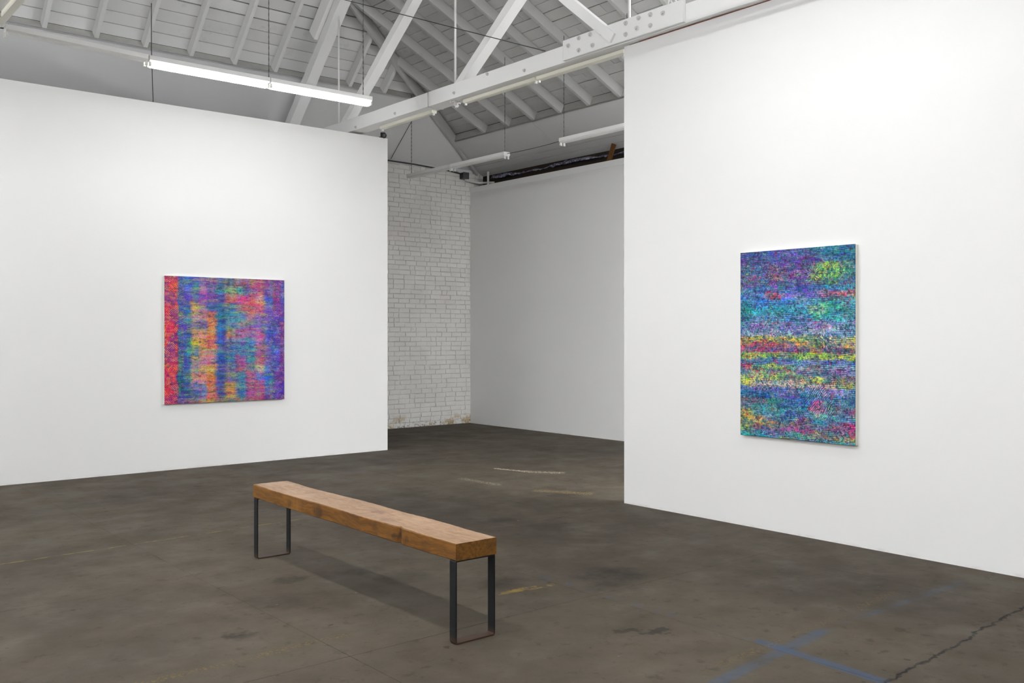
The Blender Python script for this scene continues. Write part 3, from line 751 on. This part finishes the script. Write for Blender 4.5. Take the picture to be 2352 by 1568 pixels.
GR = parse('''
30,50,110 40,60,120 40,50,140 70,60,150 40,60,130 20,90,110 10,90,110 10,90,110
70,40,110 60,50,120 60,60,150 80,40,130 80,40,110 60,50,120 30,70,120 20,80,110
60,70,110 50,60,120 100,60,120 60,50,140 90,40,110 110,140,70 130,160,60 70,110,100
90,60,100 90,70,110 140,80,110 110,70,120 90,80,120 140,160,60 130,160,60 40,100,90
70,60,110 60,60,110 80,60,110 60,60,120 60,60,110 60,90,70 40,80,80 50,70,90
40,110,130 40,100,160 110,90,160 60,80,160 40,60,140 30,80,150 20,110,150 20,120,150
60,100,170 50,100,180 200,50,90 110,80,160 90,90,170 110,110,170 180,90,100 170,90,100
40,110,150 30,110,180 50,100,180 40,110,190 90,140,180 60,150,150 40,140,150 60,130,160
30,120,120 30,140,160 40,140,180 50,160,190 70,160,190 110,170,120 40,150,130 40,140,150
40,110,120 90,140,170 90,130,180 60,120,180 70,120,180 60,160,150 40,150,140 60,140,150
90,120,160 150,110,160 140,140,190 110,100,170 120,130,190 140,110,150 140,140,180 110,140,180
120,140,170 150,150,190 150,150,190 140,150,190 130,140,180 150,150,150 150,150,180 140,150,190
230,170,60 230,180,60 230,190,60 210,180,70 170,180,90 150,170,100 150,160,120 220,190,80
220,110,60 200,60,70 190,50,80 180,90,80 190,150,70 200,160,70 150,130,90 170,140,80
150,60,100 160,50,90 110,40,120 120,30,110 130,40,110 140,90,60 110,70,90 120,80,80
170,170,60 160,170,60 150,150,60 130,140,60 170,180,60 150,170,60 180,190,50 190,200,50
90,90,130 80,110,170 70,110,180 80,110,180 80,120,190 100,130,180 70,100,160 60,100,170
190,70,90 110,140,110 150,180,70 150,170,90 120,130,150 160,110,110 120,140,180 140,140,190
100,110,130 140,150,80 110,80,100 130,150,80 100,110,130 90,90,120 110,120,150 110,110,150
220,200,50 200,190,90 190,170,80 110,110,80 140,140,80 170,170,80 120,90,80 100,90,80
240,210,80 250,190,150 240,190,160 230,180,140 190,170,120 200,160,140 210,170,130 170,160,70
90,120,160 110,110,160 60,90,160 100,110,170 130,130,190 140,130,180 120,120,180 100,120,170
20,80,140 20,80,140 30,80,150 100,70,150 20,90,150 100,110,150 50,100,150 60,110,160
110,60,80 90,80,90 40,120,100 50,90,140 20,90,160 160,60,110 70,110,140 80,100,140
60,110,130 70,130,140 100,140,120 60,110,150 30,110,160 180,100,130 90,120,140 120,80,120
170,160,70 80,140,150 90,150,150 40,100,160 60,100,160 110,150,140 80,130,140 70,120,150
230,150,40 190,130,70 100,100,120 80,110,150 150,80,130 50,120,140 110,90,130 180,60,100
150,110,80 150,120,70 160,120,80 150,110,110 110,80,110 90,80,110 150,70,100 150,60,110
180,180,80 110,90,100 110,90,110 110,70,120 170,60,120 130,110,80 90,90,110 100,110,110
90,150,150 60,140,150 120,90,140 90,120,140 110,140,130 110,100,120 120,120,90 160,160,90
30,140,160 40,140,170 60,130,160 160,170,90 60,110,160 50,110,130 40,140,140 30,140,150
''')
UR = [.05, .18, .31, .44, .57, .69, .82, .95]
VR = [.02, .06, .10, .14, .18, .21, .245, .28, .32, .36, .40, .44, .475, .50, .53, .56, .59, .62, .65, .68, .71, .74, .77, .80, .83, .87, .90, .925, .95, .975, 1.0]

def hueset(sh, ny, nx, cols):
    """patchwork of under-colours"""
    n = noise(sh, ny, nx) * .6 + noise(sh, ny * 3, nx * 2) * .4
    r = (np.argsort(np.argsort(n[::4, ::4].ravel())) / n[::4, ::4].size).reshape(n[::4, ::4].shape)
    r = up(r, sh); cols = np.array(cols, float) / 255
    f = np.clip(r, 0, .9999) * (len(cols) - 1); i = f.astype(int); k = sm(f - i, .3, .7)[..., None]
    return cols[i] * (1 - k) + cols[i + 1] * k
def blend(a, b, k): return a * (1 - k[..., None]) + b * k[..., None]
def paint_left(H, W):
    sh = (H, W); V, U = np.meshgrid(np.linspace(0, 1, H), np.linspace(0, 1, W), indexing='ij')
    uw = U + (fbm(sh, 60, 10) - .5) * .03; vw = V + (fbm(sh, 30, 24) - .5) * .05
    col = sample(GL, UL, VL, uw, vw)
    col = col + (up(rng.random((58, 12, 3)), sh) - .5) * .22 + (up(rng.random((3, 44, 3)), sh) - .5) * .16 + (up(rng.random((130, 30, 3)), sh) - .5) * .16
    under = hueset(sh, 14, 7, [(30, 40, 110), (70, 30, 120), (20, 80, 120), (120, 40, 110), (40, 50, 150), (20, 100, 110)])
    ph = V * 94 + (fbm(sh, 10, 5) - .5) * 2.0
    curl = np.zeros(sh); rim = np.zeros(sh)
    for (cu, cv, side) in ((.14, .17, -1), (.14, .47, -1), (.14, .80, -1), (.885, .165, 1), (.885, .455, 1), (.885, .80, 1)):
        d = np.hypot((U - cu) * (1.0 if side < 0 else 1.25), (V - cv) * .92) + (fbm(sh, 9, 9) - .5) * .018
        reg = ((np.abs(V - cv) < .162) | ((np.abs(V - cv) < .2) & (cv > .7))) & ((U < cu + .01) if side < 0 else (U > cu - .03))
        ph = np.where(reg, d * 96 + 3 * cv, ph); curl = np.maximum(curl, reg * sm(d, .02, .05))
        rim = np.maximum(rim, sm(U, .118, .092) * sm(d, .042, .062) * (np.abs(V - cv) < .19) * (1.0 if side < 0 else 0.0))
    line = .5 + .5 * np.sin(2 * np.pi * ph)
    patch = fbm(sh, 16, 16); streak = fbm(sh, 130, 14); s2 = fbm(sh, 50, 34); fine = rng.random(sh)
    brk = sm(fbm(sh, 80, 40), .32, .46)
    amp = np.clip(.40 + 1.3 * (patch - .45) + .15 * curl, .12, 1) * (.4 + .6 * brk)
    red = blend(np.broadcast_to(np.array([.80, .08, .28]), under.shape), np.broadcast_to(np.array([.90, .26, .20]), under.shape), sm(fbm(sh, 9, 14), .42, .60))
    red = blend(red, np.broadcast_to(np.array([.46, .16, .48]), under.shape), sm(fbm(sh, 12, 14), .50, .62))
    lobe = np.minimum(np.minimum(np.abs(V - .17), np.abs(V - .47)), np.abs(V - .80))
    red = blend(red, np.broadcast_to(np.array([.55, .16, .46]), red.shape), sm(lobe, .10, .16) * .8)
    col = blend(col, red, rim * .80)
    under = blend(under, np.broadcast_to(np.array([.50, .05, .28]), under.shape), rim * .85)
    under = blend(under, col * .5, np.clip(1 - amp, 0, 1) * .6)
    lum = col.mean(2, keepdims=True); col = lum + (col - lum) * 1.06
    out = blend(under, np.clip(col * 1.12 + .03, 0, 1), np.clip(.28 + .72 * sm(line, .12, .72), 0, 1) * amp + (1 - amp) * .72)
    out = blend(out, np.clip(col * .55 + .40, 0, 1), sm(streak, .50, .64) * sm(line, .5, .9) * amp * .7)
    warm = np.array([1.0, .62, .24]); cream = np.array([.90, .82, .50])
    out = blend(out, np.broadcast_to(warm, out.shape), rim * sm(line, .5, .9) * sm(s2, .50, .64) * .85)
    out = blend(out, np.broadcast_to(cream, out.shape), rim * sm(line, .65, .95) * sm(fbm(sh, 40, 30), .56, .68) * .7)
    out = blend(out, np.broadcast_to(cream, out.shape), (curl - rim).clip(0, 1) * sm(line, .62, .95) * sm(s2, .52, .66) * .6)
    out = blend(out, np.broadcast_to(np.array([.72, .78, .30]), out.shape), sm(fbm(sh, 44, 8), .58, .70) * sm(line, .45, .85) * (1 - curl) * .65)
    out = blend(out, np.broadcast_to(np.array([.04, .10, .24]), out.shape), sm(fbm(sh, 90, 36), .58, .70) * .35)
    out = out * (.80 + .34 * fine[..., None]) + (noise(sh, 190, 150)[..., None] - .5) * .14
    return out, line * amp
def paint_right(H, W):
    sh = (H, W); V, U = np.meshgrid(np.linspace(0, 1, H), np.linspace(0, 1, W), indexing='ij')
    uw = U + (fbm(sh, 40, 12) - .5) * .14; vw = V + (fbm(sh, 40, 10) - .5) * .030
    col = sample(GR, UR, VR, uw, vw)
    col = col + (up(rng.random((60, 14, 3)), sh) - .5) * .18 + (up(rng.random((150, 70, 3)), sh) - .5) * .22
    alt = hueset(sh, 20, 14, [(30, 90, 150), (150, 140, 190), (40, 150, 150), (160, 70, 130), (60, 60, 150), (190, 180, 110), (20, 120, 140)])
    col = blend(col, alt, sm(fbm(sh, 46, 26), .55, .61) * .38)
    under = hueset(sh, 12, 6, [(12, 40, 62), (26, 26, 70), (8, 66, 84), (44, 26, 66), (14, 74, 74), (22, 44, 50)])
    ph = V * 112 + (fbm(sh, 12, 6) - .5) * 1.6
    line = .5 + .5 * np.sin(2 * np.pi * ph); burst = np.zeros(sh)
    cs = [(.30, .135, .12), (.50, .15, .09), (.66, .135, .11), (.84, .13, .10), (.95, .14, .06), (.17, .33, .07), (.45, .44, .08), (.76, .43, .09), (.55, .505, .10), (.76, .487, .11), (.2, .58, .07), (.55, .57, .08), (.28, .655, .10), (.42, .70, .09), (.60, .70, .10), (.85, .67, .09), (.15, .81, .08), (.36, .79, .09), (.8, .86, .09), (.88, .92, .09), (.40, .94, .10), (.24, .93, .08), (.72, .97, .09), (.54, .92, .09)]
    cs += [(rng.random(), rng.random(), .03 + .04 * rng.random()) for _ in range(46)]
    wx, wy = (fbm(sh, 60, 40) - .5) * .016, (fbm(sh, 60, 40) - .5) * .016
    for (cu, cv, R) in cs:                                           # flower-like bursts of short strokes
        x, y = (U - cu) * .98 + wx, (V - cv) * 1.42 + wy
        d = np.hypot(x, y); th = np.arctan2(y, x)
        m = sm(d, R, R * .45) * .62
        n1, n2 = rng.integers(11, 17), rng.integers(24, 34)
        pt = np.where(d < R * .5, .5 + .5 * np.cos(n1 * th), .5 + .5 * np.cos(n2 * th + 1))
        line = line * (1 - m) + pt * m; burst = np.maximum(burst, m)
    m = sm(np.hypot((U - .71) * .98, (V - .805) * 1.42), .15, .09)
    line = line * (1 - m) + (.5 + .5 * np.sin(2 * np.pi * (V * 60 + U * 62 + (fbm(sh, 20, 14) - .5) * 2))) * m
    brk = sm(fbm(sh, 80, 60, 2), .36, .50)                           # lines broken into dashes
    patch = fbm(sh, 24, 10); streak = fbm(sh, 130, 12); fine = rng.random(sh)
    amp = np.clip(.52 + 1.9 * (patch - .46) + .15 * burst, .10, 1)
    k = np.clip(.16 + .84 * sm(line, .18, .66), 0, 1) * (.42 + .58 * brk)
    k = k * amp + (1 - amp) * (.55 + .40 * sm(fbm(sh, 110, 80, 2), .36, .52))
    lum = col.mean(2, keepdims=True); col = lum + (col - lum) * 1.12
    out = blend(under, np.clip(col * 1.24 + .06, 0, 1), k)
    out = blend(out, np.clip(col * .6 + .44, 0, 1), sm(streak, .46, .60) * sm(line, .5, .9) * .7)
    out = blend(out, np.broadcast_to(np.array([.86, .84, .62]), out.shape), burst * sm(line, .6, .95) * sm(fbm(sh, 90, 60), .50, .60) * .55)
    out = blend(out, np.broadcast_to(np.array([.78, .14, .30]), out.shape), sm(fbm(sh, 44, 24), .62, .70) * sm(fbm(sh, 8, 6), .54, .66) * .6)
    out = blend(out, np.broadcast_to(np.array([.05, .45, .50]), out.shape), sm(fbm(sh, 60, 30), .54, .66) * .35)
    out = blend(out, np.broadcast_to(np.array([.03, .07, .16]), out.shape), sm(fbm(sh, 120, 80), .57, .68) * .45)
    out = out * (.80 + .36 * fine[..., None]) + (noise(sh, 220, 150)[..., None] - .5) * .18
    return out, line * amp

def painting(name, loc, rz, wid, hgt, H, W, fn, label):
    """local: x to the right as seen from the front, z up, front faces -y, back on y = 0"""
    t = empty(name, loc, rz); D = .040
    MB().box(-wid / 2 + .003, wid / 2 - .003, -D + .0035, -.001, .003, hgt - .003).build('stretcher', M['canvas_edge'], t)
    col, rel = fn(H, W)
    xs_ = np.linspace(-wid / 2, wid / 2, W); zs_ = np.linspace(hgt, 0, H)
    Z, X = np.meshgrid(zs_, xs_, indexing='ij')
    Yv = -D - .0010 - .0016 * rel
    Yv[0], Yv[-1] = -D + .004, -D + .004; Yv[:, 0] = -D + .004; Yv[:, -1] = -D + .004
    co = np.stack([X, Yv, Z], -1).reshape(-1, 3)
    i = np.arange(H * W).reshape(H, W)
    quads = np.stack([i[:-1, :-1], i[1:, :-1], i[1:, 1:], i[:-1, 1:]], -1).reshape(-1, 4)
    me = bpy.data.meshes.new('painted_canvas')
    me.vertices.add(len(co)); me.vertices.foreach_set('co', co.ravel())
    nq = len(quads); me.loops.add(nq * 4); me.loops.foreach_set('vertex_index', quads.ravel().astype(np.int32))
    me.polygons.add(nq); me.polygons.foreach_set('loop_start', np.arange(0, nq * 4, 4, dtype=np.int32))
    at = me.color_attributes.new('paint', 'FLOAT_COLOR', 'POINT')
    rgba = np.concatenate([to_lin(col).reshape(-1, 3), np.ones((H * W, 1))], 1).astype(np.float32)
    me.update(calc_edges=True); me.validate()
    at = me.color_attributes['paint']; at.data.foreach_set('color', rgba.ravel())
    me.materials.append(M['paint']); me.polygons.foreach_set('use_smooth', [True] * nq)
    link('painted_canvas', me, t)
    tag(t, label, 'painting'); return t
painting('abstract_painting', (4.420, 10.42, .727), 0.0, 1.426, 1.414, 366, 366, paint_left,
         'square purple, blue and orange abstract painting on the left white wall')
painting('abstract_painting', (6.14, 4.034, .714), -math.pi / 2, .977, 1.420, 448, 310, paint_right,
         'upright teal, blue and yellow abstract painting on the right white wall')

# ------------------------------------------------------------------ bench
bench = empty('wooden_bench', (2.841, 4.825, 0), math.radians(-.5))
def bench_slab():
    nx, ny = 8, 90; r = random.Random(21); L, Wd, z0, z1 = 2.318, .248, .405, .490
    def edge(y, side):
        v = .0022 * math.sin(y * 5.1 + side) + .0016 * math.sin(y * 11 + 2 * side)
        if side > 0: v += .012 * math.exp(-((y + .25) / .5) ** 2)
        if side < 0:
            v -= .016 * math.exp(-((y + .655) / .020) ** 2) + .004 * math.exp(-((y - .52) / .01) ** 2)
        return v
    m = MB(); top = []; bot = []; c = .004
    ys_ = sorted([-L / 2 + L * i / ny for i in range(ny + 1)] + [-.675, -.665, -.655, -.645, -.635, .51, .515, .525, .53])
    ny = len(ys_) - 1
    for y in ys_:
        xl, xr = -Wd / 2 - edge(y, -1), Wd / 2 + edge(y, 1)
        ring = []
        dz = .0018 * math.sin(y * 7) + r.uniform(-.0008, .0008)
        ring.append((xl + c, y, z1 + dz))
        for k in range(1, nx): ring.append((xl + (xr - xl) * k / nx, y, z1 + dz + r.uniform(-.0008, .0008)))
        ring.append((xr - c, y, z1 + dz))
        ring += [(xr, y, z1 - c), (xr, y, z0 + c), (xr - c, y, z0), (xl + c, y, z0), (xl, y, z0 + c), (xl, y, z1 - c)]
        top.append(ring)
    n = len(top[0]); vs = [p for rr in top for p in rr]; o = 0
    m.cur = 1; m.add(vs, [])
    for i in range(ny):
        for k in range(n):
            k2 = (k + 1) % n
            m.f.append((i * n + k, i * n + k2, (i + 1) * n + k2, (i + 1) * n + k)); m.mi.append(1 if k < nx else 0)
    m.f.append(tuple(range(n - 1, -1, -1))); m.mi.append(0); m.f.append(tuple(ny * n + k for k in range(n))); m.mi.append(0)
    return m
sl = bench_slab()
sl.f = [f[::-1] for f in sl.f]
slab = sl.build('seat_slab', [M['bench_side'], M['bench_top']], bench)
bm = bmesh.new(); bm.from_mesh(slab.data); bmesh.ops.recalc_face_normals(bm, faces=bm.faces[:]); bm.to_mesh(slab.data); bm.free()
def leg_frame():
    """closed loop of flat bar, .05 wide along y, rounded corners"""
    hw, z0, z1, th, R = .121, 0.0, .405, .007, .014
    def loop(off):
        pts = []
        for sx, cz, a0, R in ((1, 0, -90, .014), (1, 1, 0, .008), (-1, 1, 90, .008), (-1, 0, 180, .014)):
            cx, cz = sx * (hw - R), (z1 - R if cz else z0 + R)
            for k in range(5):
                a = math.radians(a0 + 22.5 * k); pts.append((cx + (R - off) * math.cos(a), cz + (R - off) * math.sin(a)))
        return pts
    o_, i_ = loop(0), loop(th); n = len(o_); vs = []
    for y in (-.025, .025): vs += [(x, y, z) for x, z in o_] + [(x, y, z) for x, z in i_]
    fs = []
    for k in range(n):
        k2 = (k + 1) % n
        fs += [(k, k2, 2 * n + k2, 2 * n + k), (n + k2, n + k, 3 * n + k, 3 * n + k2), (k2, k, n + k, n + k2), (2 * n + k, 2 * n + k2, 3 * n + k2, 3 * n + k)]
    return MB().add(vs, fs)
lm = leg_frame().mesh('leg', M['steel'])
bm = bmesh.new(); bm.from_mesh(lm); bmesh.ops.recalc_face_normals(bm, faces=bm.faces[:]); bm.to_mesh(lm); bm.free()
for y in (-1.132, 1.118): link('leg', lm, bench, (0, y, 0))
tag(bench, 'long low bench of thick oiled timber on two black flat steel leg frames', 'bench')
